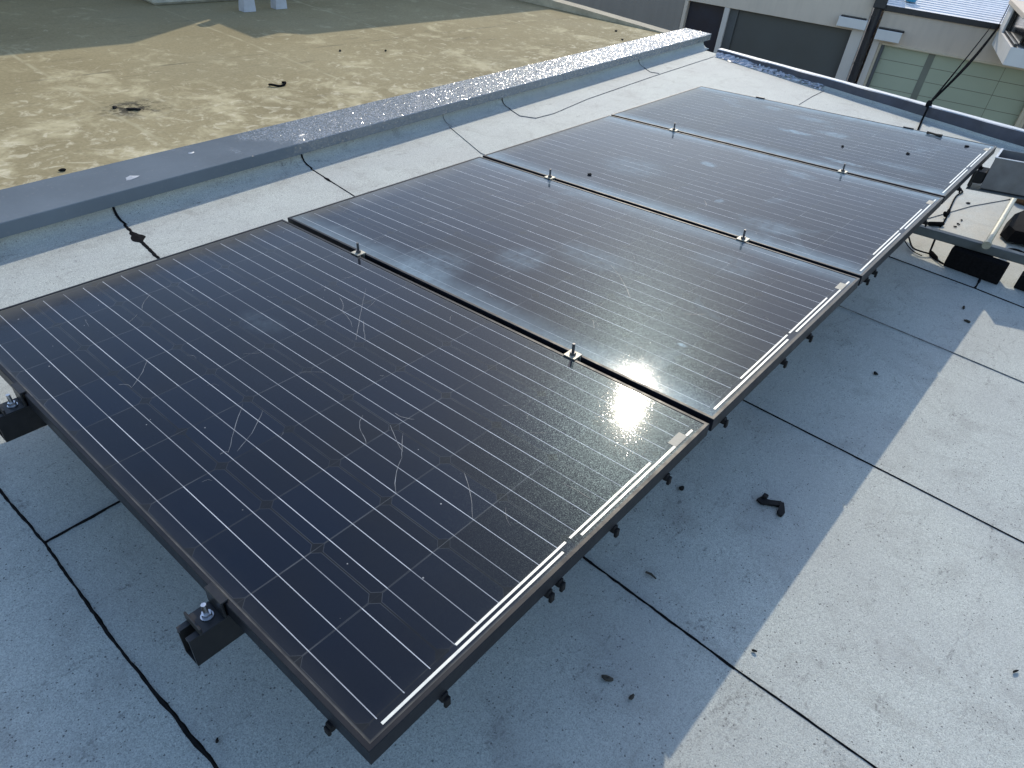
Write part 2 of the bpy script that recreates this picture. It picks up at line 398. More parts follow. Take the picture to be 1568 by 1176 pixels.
M['blue'] = plain('blue_plastic', (.03, .25, .40), .4, var=.15, scale=20.)
M['darkglass'] = plain('dark_window', (.012, .013, .015), .15, var=.1, scale=2.)
M['block'] = plain('pale_block', (.42, .40, .33), .9, var=.2, scale=12., bump=.4)
M['foot'] = plain('pale_foot', (.46, .47, .50), .8, var=.12, scale=12.)

# ------------------------------------------------------------------ roof we stand on
def edge_x(y): return 6.30 + .162*y
def cop_y(x): return 2.507 + .0867*x            # front face of the parapet coping
ZG = -3.8
roof = MB()
xs = [-5 + i*.5 for i in range(20)] + [None]
top = [(-5, -7, 0), (edge_x(-7)+.1, -7, 0), (edge_x(3.2)+.1, 3.2, 0), (-5, 3.2, 0)]
bot = [(x, y, ZG) for x, y, z in top]
roof.add(top + bot, [(0,1,2,3), (0,4,5,1), (1,5,6,2), (2,6,7,3), (3,7,4,0)])
roof = tag(roof.build('roof_deck', M['membrane']), kind='structure')

def strip(pts, w, z=.0022, seed=0, jag=.5, step=.012, blobs=()):
    """irregular flat bead along a polyline; w = (start, end) width"""
    q = random.Random(seed); mb = MB(); P = []
    for (x0, y0), (x1, y1) in zip(pts[:-1], pts[1:]):
        n = max(2, int(math.hypot(x1-x0, y1-y0)/step))
        for i in range(n): P.append((x0+(x1-x0)*i/n, y0+(y1-y0)*i/n))
    P.append(pts[-1]); N = len(P); vs = []; l = r = 0.; drift = 0.
    for i, (x, y) in enumerate(P):
        a = P[max(i-1, 0)]; b = P[min(i+1, N-1)]; tx, ty = b[0]-a[0], b[1]-a[1]; n = math.hypot(tx, ty) or 1
        nx, ny = -ty/n, tx/n
        l += (q.uniform(-1, 1) - l)*.45; r += (q.uniform(-1, 1) - r)*.45; drift += (q.uniform(-1, 1) - drift)*.06
        ww = w[0] + (w[1]-w[0])*i/max(1, N-1); ww *= 1 + .9*jag*drift
        for bx, by, br in blobs:
            dd = math.hypot(x-bx, y-by)
            if dd < br: ww += br*.55*(1-(dd/br)**2)
        ww = max(ww, .0008)
        vs += [(x+nx*ww*.5*(1+jag*l), y+ny*ww*.5*(1+jag*l), .0006), (x+nx*ww*.1, y+ny*ww*.1, z+.0012), (x-nx*ww*.5*(1+jag*r), y-ny*ww*.5*(1+jag*r), .0006)]
    return mb.add(vs, [(3*i+k, 3*i+k+1, 3*i+k+4, 3*i+k+3) for i in range(N-1) for k in (0, 1)])
for k, (pts, w, mt) in enumerate([
    ([(-.105, 2.2), (-.107, 1.29), (-.10, 1.06), (-.108, .70), (-.10, .33), (-.11, -.6)], (.0045, .0095), 'bitumen'),
    ([(.80, 2.545), (.765, 2.2), (.79, 1.3)], (.012, .012), 'bitumen'),
    ([(.79, 1.3), (.792, .13), (.786, -.30)], (.007, .007), 'bitumen'),
    ([(.786, -.30), (.792, -.62), (.79, -1.8)], (.0055, .0045), 'bitumen'),
    ([(1.795, 2.63), (1.75, 2.2), (1.735, 1.2)], (.007, .004), 'bitumen'),
    ([(1.735, 1.2), (1.73, .13), (1.738, -.40)], (.004, .005), 'bitumen'),
    ([(1.738, -.40), (1.74, -.73), (1.735, -2.2)], (.0035, .003), 'bitumen'),
    ([(2.90, 2.725), (2.72, 2.28), (2.69, 1.)], (.002, .002), 'bitumen_dusty'),
    ([(2.69, .6), (2.68, .12), (2.683, -.30)], (.002, .0022), 'bitumen_dusty'),
    ([(2.683, -.30), (2.68, -.58), (2.69, -2.)], (.003, .0022), 'bitumen_dusty'),
    ([(3.39, .6), (3.40, .13), (3.40, -.25), (3.385, -.46), (3.38, -1.)], (.003, .004), 'bitumen'),
    ([(-.10, 1.062), (.05, 1.07), (.6, 1.09)], (.007, .007), 'bitumen'),
    ([(3.405, -.252), (3.58, -.247)], (.010, .008), 'bitumen'),
    ([(5.8, 1.60), (6.18, 1.64), (6.52, 1.66)], (.006, .007), 'bitumen_dusty'),
    ([(3.53, 2.775), (3.47, 2.62), (3.53, 2.53), (3.73, 2.53), (4.25, 2.62), (5.36, 2.735), (6.70, 2.85)], (.005, .004), 'bitumen_dusty'),
    ([(5.56, 2.95), (5.48, 2.83), (5.52, 2.765)], (.005, .004), 'bitumen_dusty'),
    ([(3.6, .30), (4.6, .02), (5.3, -.25)], (.002, .002), 'lap_grey'),
    ]):
    bl = [(.785, 2.40, .055)] if k == 1 else ([(1.77, 2.45, .03)] if k == 4 else [])
    strip(pts, w, .0022 + .00013*k, k+1, .85, blobs=bl).build('seam', M[mt], roof)

# street far below and ground
g_ = MB().add([(-60, -60, ZG), (160, -60, ZG), (160, 160, ZG), (-60, 160, ZG)], [(0,1,2,3)])
tag(g_.build('street', M['asphalt']), kind='structure')

# ------------------------------------------------------------------ parapet on the left
par = tag(empty('parapet', (0, 2.507, 0)), 'low roof parapet with a dark glittering metal coping beside the tan roof', 'parapet')
pang = math.atan(.0867)
PM = Matrix.Rotation(pang, 4, 'Z')
XE = 7.10/math.cos(pang)
prof = [(.07, 0.), (.07, .060), (.028, .060), (.024, .040), (.012, .022), (-.012, .008), (-.05, .0012), (-.05, 0.)]
u_ = MB().prism([(y, z) for y, z in prof][::-1], -5, XE-.10, mat=PM).build('upstand', M['membrane'], par, True)
cprof = [(0, .066), (.0, .1195), (.0025, .122), (.292, .122), (.295, .1195), (.295, .07), (.285, .07), (.285, .112), (.012, .112), (.012, .066)]
cb = MB()
segs = [-5, XE]
for i in range(len(segs)-1):
    cb.prism(cprof[::-1], segs[i]+.0008, segs[i+1]-.0008, mat=PM)
cb.build('coping', M['coping'], par)
for xj in segs[1:-1]:
    jb = MB().prism([(-.0022, .064), (-.0022, .1225), (.0, .1245), (.297, .1245), (.297, .1225), (.004, .1222), (.002, .064)][::-1], xj-.018, xj+.018, mat=PM)
    jb.build('joint_cover', M['coping'], par)

for xd, dd_, rr_ in ((.95, .10, .035), (1.86, .09, .02), (1.30, .20, .016), (3.9, .06, .03), (2.9, .22, .02)):
    p = PM @ Vector((xd, dd_, .1225)); MB().blob(tuple(p), rr_, rr_*.45, .0022, int(xd*100), .5, rot=.3).build('pale_dab', M['kerbtop'], par, True)  # flat pale dabs stand in for small dents and marks on the coping
core = MB().prism([(.071, 0), (.071, .1115), (.283, .1115), (.283, 0)][::-1], -5, XE-.14, mat=PM)
core.build('core', M['wall_dark'], par)
eb = MB().box((XE-.139, .03, .004), (XE-.10, .27, .108), mat=PM).build('end_closure', M['black'], par)
# lap marks running up the upstand
lm = []
for xx, w_, mt in ((.80, .012, 'bitumen'), (1.795, .010, 'bitumen'), (2.91, .006, 'bitumen_dusty'), (3.53, .009, 'bitumen'), (5.56, .008, 'bitumen')):
    s_ = MB(); vs = []
    for y, z in [(-.05, .0012), (-.012, .008), (.012, .022), (.024, .040), (.028, .058)]:
        for k in (-1, 1): vs.append(PM @ Vector((xx/math.cos(pang)*1.0 + k*w_/2*rnd.uniform(.7, 1.3), y-.0025, z+.0016)))
    s_.add(vs, [(2*i, 2*i+1, 2*i+3, 2*i+2) for i in range(4)])
    s_.build('lap_seam', M[mt], par)

# ------------------------------------------------------------------ kerb along the far roof edge
kerb = tag(empty('roof_kerb', (edge_x(1), 1, 0)), 'low dark flashed kerb along the far edge of the grey roof', 'kerb')
kerb_inv = Matrix.Translation((-edge_x(1), -1, 0))
kb = MB(); kt = MB(); N = 40
def kh(y): return .058 + (2.9-y)*.023
ring = []
for i in range(N+1):
    y = 2.86 - i*(2.86+3.0)/N; x = edge_x(y); h = kh(y); wv = .004*math.sin(i*1.7)
    ring.append([(x-.06, y, .0012), (x-.018, y, .010), (x+wv, y, .03), (x+.004+wv, y, h), (x+.012, y, h+.006), (x+.085, y, h+.006), (x+.088, y, -.15)])
for i in range(N):
    for k in range(6):
        q = [ring[i][k], ring[i+1][k], ring[i+1][k+1], ring[i][k+1]]
        (kt if k >= 3 else kb).add([kerb_inv @ Vector(p) for p in q], [(3, 2, 1, 0)], 1 if k < 2 else 0)
kb.build('flashing', [M['kerb'], M['membrane']], kerb); kt.build('cap', M['kerbtop'], kerb)
# peeling crinkled flashing at the end near the parapet
fo = MB()
q = random.Random(3); prev = None; vs = []; n = 46
for i in range(n+1):
    y = 2.84 - i*1.15/n; x = edge_x(y)
    for k in range(6):
        t = k/5
        vs.append(kerb_inv @ Vector((x - .055 + t*.075 + q.uniform(-.008, .008), y + q.uniform(-.01, .01), .004 + t*kh(y)*.9*(1-.5*i/n) + q.uniform(-.006, .004))))
fo.add(vs, [(i*6+k, i*6+k+1, (i+1)*6+k+1, (i+1)*6+k) for i in range(n) for k in range(5) if not (i > 14 and q.random() < .22)])
fo.build('crinkled_flashing', M['foil'], kerb)

# ------------------------------------------------------------------ neighbouring tan roof
nb = MB()
t_ = [(-6, 2.72, .088), (6.78, 2.72+.0867*6.78+.02, .088), (6.6, 12, .088), (-6, 12, .088)]
t_[0] = (-6, 2.507-.52+.18, .088); t_[1] = (6.78, cop_y(6.78)+.2, .088)
nb.add(t_ + [(x, y, ZG) for x, y, z in t_], [(0,1,2,3), (0,4,5,1), (1,5,6,2), (2,6,7,3), (3,7,4,0)])
tag(nb.build('neighbouring_roof', M['tan']), kind='structure')
lg = MB()
pl = [(6.70, 3.42, .005), (6.56, 4.5, .06), (6.48, 5.25, .085), (6.40, 12., .10)]
vs = []
for x, y, h in pl: vs += [(x, y, .089), (x, y, .092+h), (x+.16, y, .094+h), (x+.16, y, -.3)]
lg.add(vs, [(i*4+k, (i+1)*4+k, (i+1)*4+k+1, i*4+k+1) for i in range(3) for k in range(3)] + [(0, 1, 2, 3), (12, 15, 14, 13)])
tag(rebase(lg.build('roof_ledge', M['ledge'])), 'thin pale concrete ledge along the far end of the tan roof', 'ledge')
# tall wall whose broken skyline shades the back of the tan roof
def skyline(sk, ya, yb, name, label):
    tw = MB(); n = len(sk)
    tw.add([(x, ya, z) for x, z in sk] + [(x, yb, z) for x, z in sk],
           [tuple(range(n)), tuple(range(n, 2*n))[::-1]] + [(i, n+i, n+(i+1) % n, (i+1) % n) for i in range(n)])
    tag(rebase(tw.build(name, M['wall'])), label, 'wall')
skyline([(-4, .09), (4.725, .09), (4.725, 2.30), (-4, 2.30)], 6.5, 6.68, 'tall_wall', 'tall straight topped rendered wall standing behind the tan roof, beyond the plinth')
skyline([(4.06, .09), (6.38, .09), (6.38, .8), (8.9, .8), (8.9, 2.02), (5.69, 2.05), (5.31, 1.87), (5.18, 1.985), (4.06, 1.04)], 6.1, 6.3, 'gabled_wall', 'rendered wall with one sloping shoulder behind the far end of the tan roof')
bk = MB().bevbox((2.745, 6.0, .09), (4.05, 6.45, .34), .02)
tag(rebase(bk.build('concrete_plinth', M['block'])), 'long pale concrete plinth in the shade at the back of the tan roof', 'plinth')
for i, (x, y) in enumerate(((3.365, 5.6), (3.69, 5.62))):
    f_ = MB()
    w0, w1 = .065, .04
    lv = [(.089, w0), (.12, w0*.98), (.30, w1), (.60, w1)]
    vs = []
    for z, w in lv: vs += [(x-w, y-.03, z), (x+w*.75, y-.03, z), (x+w*.75, y+.05, z), (x-w, y+.05, z)]
    f_.add(vs, [(3, 2, 1, 0), (12, 13, 14, 15)] + [(j*4+k, j*4+(k+1) % 4, (j+1)*4+(k+1) % 4, (j+1)*4+k) for j in range(3) for k in range(4)])
    tag(rebase(f_.build('tapered_post', M['foot'])), ('white tapered post foot on the shaded tan roof, next to the plinth end', 'white tapered post foot on the shaded tan roof, farther from the plinth corner')[i], 'post', 'tapered posts on the tan roof')
# bits on the tan roof
hp = MB().tube([(2.27+.055*(1-math.cos(t)), 3.675-.045*math.sin(t)*1.0, .096+.004*math.sin(3*t)) for t in [i*math.pi*1.12/14 for i in range(15)]], .007, 6)
tag(rebase(hp.build('wire_loop', M['cable'], smooth=True)), 'black curved offcut of cable lying on the tan roof', 'cable offcut')
for i, (x, y, rx, ry, lb) in enumerate(((.775, 2.99, .026, .013, 'small dark chip on the tan roof nearest the camera end of the coping'),
        (3.22, 4.19, .028, .016, 'small dark clod in the middle of the tan roof'), (3.54, 4.05, .018, .012, 'tiny dark speck of grit beside the clod on the tan roof'),
        (6.24, 3.73, .05, .022, 'dark scrap by the pale ledge at the far end of the tan roof'), (5.95, 3.46, .03, .014, 'dark twig shaped bit near the far end of the coping'),
        (1.40, 3.62, .06, .03, 'black clump in the middle of the soot stain on the tan roof'), (1.33, 3.69, .03, .018, 'smaller black clump behind the soot stain clump on the tan roof'))):
    b_ = MB().blob((x, y, .09+.004), rx*.55, ry*.6, .006, i+40, .35, rot=i*1.1)
    tag(rebase(b_.build('debris_chip', M['pebble'], smooth=True)), lb, 'debris', 'debris on the tan roof')

# ------------------------------------------------------------------ solar array
U = Vector((1, 0, .02)).normalized(); Nn = Vector((-.02, .07, .997)).normalized(); V = Nn.cross(U).normalized()
ARR = Matrix(((U.x, V.x, Nn.x, 0.), (U.y, V.y, Nn.y, 0.), (U.z, V.z, Nn.z, .395), (0, 0, 0, 1)))   # local x along the row, y up-left (from the high edge), z = normal
PITCH = W_ + .020
def pv(u, v, n=0.): return Vector((u, L_ - v, n))
def frame_mesh():
    prof = [(0, -.035), (0, -.0012), (.0012, 0), (.0085, 0), (.0092, -.0012), (.0092, -.006), (.002, -.006), (.002, -.033), (.026, -.033), (.026, -.035)]
    mb = MB(); vs = []
    for cx, cy, sx, sy in ((0, 0, 1, 1), (W_, 0, -1, 1), (W_, L_, -1, -1), (0, L_, 1, -1)):
        vs += [(cx + sx*d, cy + sy*d, z) for d, z in prof]
    n = len(prof)
    return mb.add(vs, [(c*n+k, ((c+1) % 4)*n+k, ((c+1) % 4)*n+(k+1) % n, c*n+(k+1) % n) for c in range(4) for k in range(n)])
def ribbon_strip(mb, pts, w, z, mi=0, seed=0):
    q = random.Random(seed); vs = []; N = len(pts)
    for i, p in enumerate(pts):
        a = pts[max(i-1, 0)]; b = pts[min(i+1, N-1)]; t = (b-a).normalized(); nr = Vector((-t.y, t.x, 0))
        ww = w*q.uniform(.5, 1.2)*(.45 if i in (0, N-1) else 1)
        vs += [p + nr*ww/2 + Vector((0, 0, z)), p - nr*ww/2 + Vector((0, 0, z))]
    mb.add(vs, [(2*i+1, 2*i+3, 2*i+2, 2*i) for i in range(N-1)], mi)
def crackpts(a, b, q, n=7, wob=.004):
    a = pv(*a); b = pv(*b); d = b-a; nr = Vector((-d.y, d.x, 0)).normalized(); bow = q.uniform(-.007, .007)
    return [a + d*i/n + nr*(bow*math.sin(math.pi*i/n) + q.uniform(-wob, wob)*.25) for i in range(n+1)]
known = {0: [((.177,.597),(.253,.514)), ((.177,.597),(.16,.565)), ((.206,.961),(.317,.836)), ((.219,.971),(.334,.889)), ((.36,1.307),(.44,1.235)), ((.44,1.235),(.495,1.178)),
             ((.496,1.361),(.415,1.463)), ((.475,1.065),(.435,1.11)), ((.435,1.11),(.415,1.149)), ((.778,.593),(.735,.66)), ((.735,.66),(.701,.748)), ((.869,.60),(.666,.806)),
             ((.743,.741),(.683,.824)), ((.495,1.137),(.455,1.223)), ((.342,.281),(.30,.31)), ((.42,.20),(.36,.27)), ((.206,.961),(.19,.955)), ((.53,1.11),(.545,1.16))],
         1: [((1.29-PITCH,.371),(1.451-PITCH,.404)), ((1.59-PITCH,.268),(1.60-PITCH,.40)), ((1.696-PITCH,.272),(1.72-PITCH,.487)), ((1.72-PITCH,.487),(1.746-PITCH,.531)),
             ((1.37-PITCH,1.2),(1.515-PITCH,1.032)), ((1.444-PITCH,1.408),(1.40-PITCH,1.36))]}
plabel = ['nearest black solar panel, with scratched dark cells and the white sun glint',
          'second solar panel from the camera, between the first and second rows of clamps',
          'third solar panel from the camera, with blue water stains along its edges',
          'farthest solar panel, greyest with dust, white droppings and small black debris on it']
glass_n = -.0015
SMUDGE = [[(.55, .55, .05, .10, .05)],
          [(1.10-PITCH, .62, .16, .12, .16), (1.35-PITCH, .80, .10, .10, .14), (1.52-PITCH, .95, .09, .16, .12), (1.244-PITCH, 1.437, .012, .016, .5), (1.80-PITCH, 1.30, .10, .14, .10)],
          [(2.683-2*PITCH, .764, .035, .05, .45), (2.30-2*PITCH, 1.02, .018, .018, .4), (2.40-2*PITCH, .55, .14, .16, .14), (2.85-2*PITCH, 1.12, .05, .09, .22), (2.20-2*PITCH, 1.25, .08, .14, .14)],
          [(3.485-3*PITCH, .83, .035, .10, .5), (3.60-3*PITCH, .99, .05, .10, .32), (3.86-3*PITCH, .55, .05, .07, .3), (3.17-3*PITCH, 1.19, .025, .12, .35), (3.80-3*PITCH, .80, .05, .12, .25), (3.30-3*PITCH, 1.40, .06, .16, .16)]]
hooks = {0: [.144, .406, .438, .614, .816], 1: [.071, .422, .603], 2: [.084, .165, .777], 3: [.30, .72]}
for k in range(4):
    q = random.Random(100+k)
    T = ARR @ Matrix.Translation((k*PITCH, 0, 0))
    pan = tag(empty('solar_panel', mat=T), plabel[k], 'solar panel', 'black solar panels in one row')
    frame_mesh().build('frame', M['frame'], pan)
    gl = MB().box((.0088, .0088, -.0058), (W_-.0088, L_-.0088, glass_n))
    lam = gl
    for a, b in known.get(k, []): ribbon_strip(lam, crackpts(a, b, q), .0010, glass_n+.0004, 1, q.random())
    for j in range(22 if k == 0 else 18):
        u0, v0 = q.uniform(.05, .94), q.uniform(.08, 1.58); an = q.uniform(-.9, .9) + (1.57 if q.random() < .3 else 0); ln = q.choice((.012, .02, .03, .05, .07))
        ribbon_strip(lam, crackpts((u0, v0), (u0+ln*math.cos(an), v0+ln*math.sin(an)), q, 5), q.uniform(.0004, .0007), glass_n+.0004, 1, q.random())
    lam.build('glass_laminate', [laminate(k+1, (0., .55, .8, 1.)[k], (.012, .18, .22, .24)[k], SMUDGE[k]), M['crack']], pan)
    # bus ribbons at the high end
    for (u0, u1, v0, w) in ((.039, .467, 1.6400, .0050), (.2005, .489, 1.6288, .0046), (.502, .785, 1.6288, .0046), (.523, .868, 1.6400, .0050), (.919, .945, 1.6400, .0050)):
        rb = MB().box(tuple(pv(u0, v0+w/2, glass_n-.0002)), tuple(pv(u1, v0-w/2, glass_n+.0005)))
        rb.build('bus_ribbon', M['ribbon'], pan)
    MB().box(tuple(pv(.868, 1.643, glass_n-.0002)), tuple(pv(.918, 1.622, glass_n+.0007))).build('rating_sticker', M['sticker'], pan)
    # junction box under the glass, cable clips under the high edge
    MB().bevbox(tuple(pv(.44, 1.56, -.030)), tuple(pv(.55, 1.46, -.0075)), .004).build('junction_box', M['plastic'], pan)
    for u in hooks[k]:
        hk = MB()
        hk.bevbox((u-.007, -.004, -.052), (u+.007, .012, -.0345), .002); hk.bevbox((u-.006, -.010, -.060), (u+.006, -.003, -.040), .002)
        hk.build('cable_clip', M['plastic'], pan)
    if k == 0:
        hk = MB().bevbox((-.006, L_-1.574, -.050), (.008, L_-1.560, -.0345), .002).bevbox((-.010, L_-1.573, -.056), (-.004, L_-1.561, -.040), .002)
        hk.build('cable_clip', M['plastic'], pan)

# rails: open strut channel under the panels, on feet
RV = (.425, 1.268)
rl = ('black mounting rail under the low side of the panel row, end showing by the coping', 'black mounting rail under the high side of the panel row, end sticking out below')
for i, v in enumerate(RV):
    y = L_ - v; x0, x1 = -.070, 4*PITCH+.05
    h = .021; zt, zb = -.0362, -.104
    prof = [(-h, zb), (h, zb), (h, zt), (h-.012, zt), (h-.012, zt-.006), (h-.004, zt-.006), (h-.004, zb+.004), (-h+.004, zb+.004), (-h+.004, zt-.006), (-h+.012, zt-.006), (-h+.012, zt), (-h, zt)]
    base = ARR @ Vector((x0, y, zb))
    T = ARR @ Matrix.Translation((x0, y, 0))
    ra = tag(empty('mounting_rail', mat=T), rl[i], 'rail', 'rails carrying the panels')
    mb = MB(); n = len(prof)
    vs = [(0, a, b) for a, b in prof] + [(x1-x0, a, b) for a, b in prof]
    mb.add(vs, [(j, (j+1) % n, n+(j+1) % n, n+j) for j in range(n)])
    for s_, o in ((0, 0), (1, n)):
        for qd in ((0, 1, 6, 7), (1, 2, 5, 6), (2, 3, 4, 5), (0, 7, 8, 11), (8, 9, 10, 11)):
            mb.add([vs[o+t] for t in qd], [(0, 1, 2, 3) if s_ else (3, 2, 1, 0)])
    mb.build('channel', M['black'], ra)
    for xf in (.55, 1.75, 2.95, 4.0):
        p = ARR @ Vector((xf, y, zb)); hgt = p.z
        inv = T.inverted()
        ft = MB(); 
        def wb(a, b): ft.bevbox(a, b, .003, mat=inv)
        wb((p.x-.02, p.y-.02, .006), (p.x+.02, p.y+.02, hgt-.001)); wb((p.x-.06, p.y-.06, .0005), (p.x+.06, p.y+.06, .008))
        ft.build('foot', M['black'], ra)
# end clamps (near and far) and mid clamps
def arr_empty(name, u, v, n): return empty(name, mat=ARR @ Matrix.Translation((u, L_-v, n)))
def hexa(mb, c, r, h, mi=0):
    vs = [(c[0]+r*math.cos(i*math.pi/3), c[1]+r*math.sin(i*math.pi/3), z) for z in (c[2], c[2]+h) for i in range(6)]
    mb.add(vs, [(5,4,3,2,1,0), (6,7,8,9,10,11)] + [(i, (i+1) % 6, 6+(i+1) % 6, 6+i) for i in range(6)], mi)
ends = [(-.001, RV[0], -1, 'black end clamp on the rail end beside the sunlit strip at the coping side'), (-.001, RV[1], -1, 'black end clamp with a bright bolt on the rail end nearest the bottom corner'),
        (4*PITCH-.019, .395, 1, 'black end clamp on the far edge of the farthest panel, coping side'), (4*PITCH-.019, 1.235, 1, 'black end clamp on the far edge of the farthest panel, cable side')]
for u, v, s, lb in ends:
    e = tag(arr_empty('end_clamp', u, v, -.036), lb, 'clamp', 'black end clamps')
    b = MB(); w = .026
    def bx(x0, x1, z0, z1, ww=w):
        a, c = sorted((s*x0, s*x1)); b.bevbox((a, -ww, z0), (c, ww, z1), .0015)
    bx(.002, .050, .0, .004); bx(.002, .007, .004, .0385); bx(-.008, .007, .0372, .0412); bx(.046, .050, .004, .016)
    b.build('bracket', M['black'], e)
    bo = MB().tube([(s*.024, 0, .005), (s*.024, 0, .034)], .0045, 10); bo.build('bolt', M['bright'] if s < 0 else M['bolt'], e, True)
    nu = MB(); nu.tube([(s*.024, 0, .0042), (s*.024, 0, .0058)], .011, 14); hexa(nu, (s*.024, 0, .0058), .0085, .007); nu.build('nut', M['bright'] if s < 0 else M['bolt'], e)
mids = [(PITCH-.01, .402, 'first and second panels, coping side'), (PITCH-.01, 1.262, 'first and second panels, beside the sun glint'),
        (2*PITCH-.01, .388, 'second and third panels, coping side'), (2*PITCH-.01, 1.25, 'second and third panels, cable side'),
        (3*PITCH-.01, .388, 'third and farthest panels, coping side'), (3*PITCH-.01, 1.24, 'third and farthest panels, cable side')]
for u, v, lb in mids:
    e = tag(arr_empty('mid_clamp', u, v, .0), 'pale metal clamp with upright bolt between the ' + lb, 'clamp', 'clamps between the panels')
    b = MB(); b.bevbox((-.017, -.018, .0006), (.017, .018, .0036), .001); b.bevbox((-.0085, -.02, -.034), (-.0065, .02, .0005), .0006); b.bevbox((.0065, -.02, -.034), (.0085, .02, .0005), .0006)
    b.build('plate', M['zinc'], e)
    MB().tube([(0, 0, -.03), (0, 0, .036)], .004, 10).build('bolt', M['bolt'], e, True)
    nu = MB(); hexa(nu, (0, 0, .0043), .0085, .0065); nu.build('nut', M['bolt'], e)
# bits lying on the panels
def on_panel(u, v, n=0.): return ARR @ Vector((u, L_-v, n + glass_n))
for i, (u, v, ru, rv, lb) in enumerate(((3.416, 1.102, .013, .008, 'black speck of debris in the middle of the farthest panel'), (3.542, 1.369, .012, .010, 'black speck of debris on the cable side of the farthest panel'),
        (3.902, 1.547, .014, .011, 'black speck of debris nearest the high corner of the farthest panel'), (2.169, .480, .010, .013, 'pale topped grit grain near the low side of the third panel'))):
    p = on_panel(u, v)
    b = MB().blob((p.x, p.y, p.z+.003), ru*.8, rv*.8, .004, i+70, .3, rot=i)
    tag(rebase(b.build('debris_grain', M['pebble'], smooth=True)), lb, 'debris', 'debris on the panels')
p0, p1 = on_panel(4.00, 1.335, .006), on_panel(3.985, 1.41, .006)
st = MB().tube([p0, p0.lerp(p1, .25)+Vector((0, 0, .001)), p0.lerp(p1, .6), p1], [.007, .005, .0055, .009], 7)
tag(rebase(st.build('debris_stick', M['twig'], smooth=True)), 'short black stick lying along the far edge of the farthest panel', 'debris', 'debris on the panels')

# ------------------------------------------------------------------ debris on the grey roof
bits = [((1.194, .072), .016, .011, 'small black crumb on the shaded roof, under the second panel edge'), ((2.27, -.144), .014, .013, 'square black crumb on the shaded roof, below the third panel'),
        ((.561, -.105), .020, .011, 'dark dried leaf on the shaded roof, close to the first panel'), ((.563, -.167), .012, .008, 'darker crumb just beyond the dried leaf on the shaded roof'),
        ((-.073, .368), .008, .005, 'tiny black grain beside the front roof seam at the bottom'), ((.857, -.313), .010, .0035, 'black sliver at the edge of the shade by the long seam'),
        ((1.255, -.793), .014, .004, 'black sliver on the sunlit roof at the picture edge'), ((3.137, -.26), .022, .007, 'brown fleck on the shaded roof near the black ballast block'),
        ((3.012, -.301), .020, .006, 'brown sliver on the shaded roof close to the sunlit patch'), ((4.629, .047), .024, .005, 'dark sliver on the sunlit roof beside the black cable'),
        ((4.286, .007), .018, .009, 'dark crumb beside the cable, farthest of three'), ((4.202, .005), .016, .010, 'dark crumb beside the cable, middle of three'), ((4.142, .009), .018, .005, 'dark crumb beside the cable, nearest of three')]
for i, ((x, y), rx, ry, lb) in enumerate(bits):
    rx *= .66; ry *= .66
    b = MB().blob((x, y, .005), rx, ry, .0055 if rx > .012 else .0035, i+10, .3, rot=i*.9+.4)
    tag(rebase(b.build('debris_crumb', M['twig'] if 'leaf' in lb or 'brown' in lb else M['pebble'], smooth=True)), lb, 'debris', 'debris on the grey roof')
tw_ = MB().tube([(.865, -.012, .005), (.868, -.026, .006), (.866, -.042, .005)], [.0025, .0035, .002], 6)
tag(rebase(tw_.build('debris_twig', M['twig'], smooth=True)), 'short dark twig on the shaded roof beside the wide seam', 'debris', 'debris on the grey roof')
# dropped panel hook: bent strap with lug
hk = tag(empty('dropped_hook', (1.33, -.15, 0)), 'bent black fixing hook dropped on the shaded roof', 'hook')
HM = Matrix.Translation((-1.33, .15, 0))
def strap(pts, w, t0, name):
    mb = MB(); vs = []
    for i, p in enumerate(pts):
        a = Vector(pts[max(i-1, 0)]); b_ = Vector(pts[min(i+1, len(pts)-1)]); t = (b_-a).normalized(); nr = Vector((-t.y, t.x, 0)).normalized()
        p = HM @ Vector(p)
        ww = w[i]
        vs += [p+nr*ww, p-nr*ww, p-nr*ww+Vector((0, 0, t0*.7)), p+nr*ww+Vector((0, 0, t0*.7))]
    n = len(pts)
    mb.add(vs, [(0, 1, 2, 3), ((n-1)*4+3, (n-1)*4+2, (n-1)*4+1, (n-1)*4)] + [(i*4+k, (i+1)*4+k, (i+1)*4+(k+1) % 4, i*4+(k+1) % 4) for i in range(n-1) for k in range(4)])
    return mb.build(name, M['plastic'], hk)
strap([(1.325, -.108, .002), (1.322, -.120, .002), (1.330, -.138, .004), (1.342, -.155, .004), (1.352, -.167, .003)], [.010, .0125, .009, .009, .010], .010, 'arm')
strap([(1.355, -.163, .003), (1.338, -.172, .004), (1.320, -.178, .003), (1.306, -.181, .002)], [.007, .007, .010, .005], .012, 'bent_end')
MB().bevbox((1.332, -.126, .004), (1.350, -.112, .016), .002, mat=HM).build('lug', M['plastic'], hk)

# ------------------------------------------------------------------ second frame at the right: beam, pole, blocks, tray, cables
beam = MB()
b0, b1 = Vector((3.512, .40, .118)), Vector((3.512+.18*1.9, -1.5, .118))
bd = (b1-b0).normalized(); bn = Vector((-bd.y, bd.x, 0))
BM = Matrix(((bd.x, bn.x, 0, b0.x), (bd.y, bn.y, 0, b0.y), (0, 0, 1, b0.z), (0, 0, 0, 1)))
Lb = (b1-b0).length
bo = tag(empty('support_beam', mat=BM @ Matrix.Translation((Lb/2, 0, -.02))), 'grey square steel beam running out from under the panel row', 'beam')
MB().bevbox((-Lb/2, -.021, 0), (Lb/2, .021, .042), .003).build('tube', M['greybeam'], bo)
MB().box((Lb/2-.9, -.006, -.034), (Lb/2-.88, .006, -.0006)).build('hanger', M['black'], bo)
MB().bevbox((-.36, -.004, -.0275), (-.31, .010, -.0007), .002).build('hanger', M['black'], bo)
def sect(x, y): return x + .18*(y0_ - y)
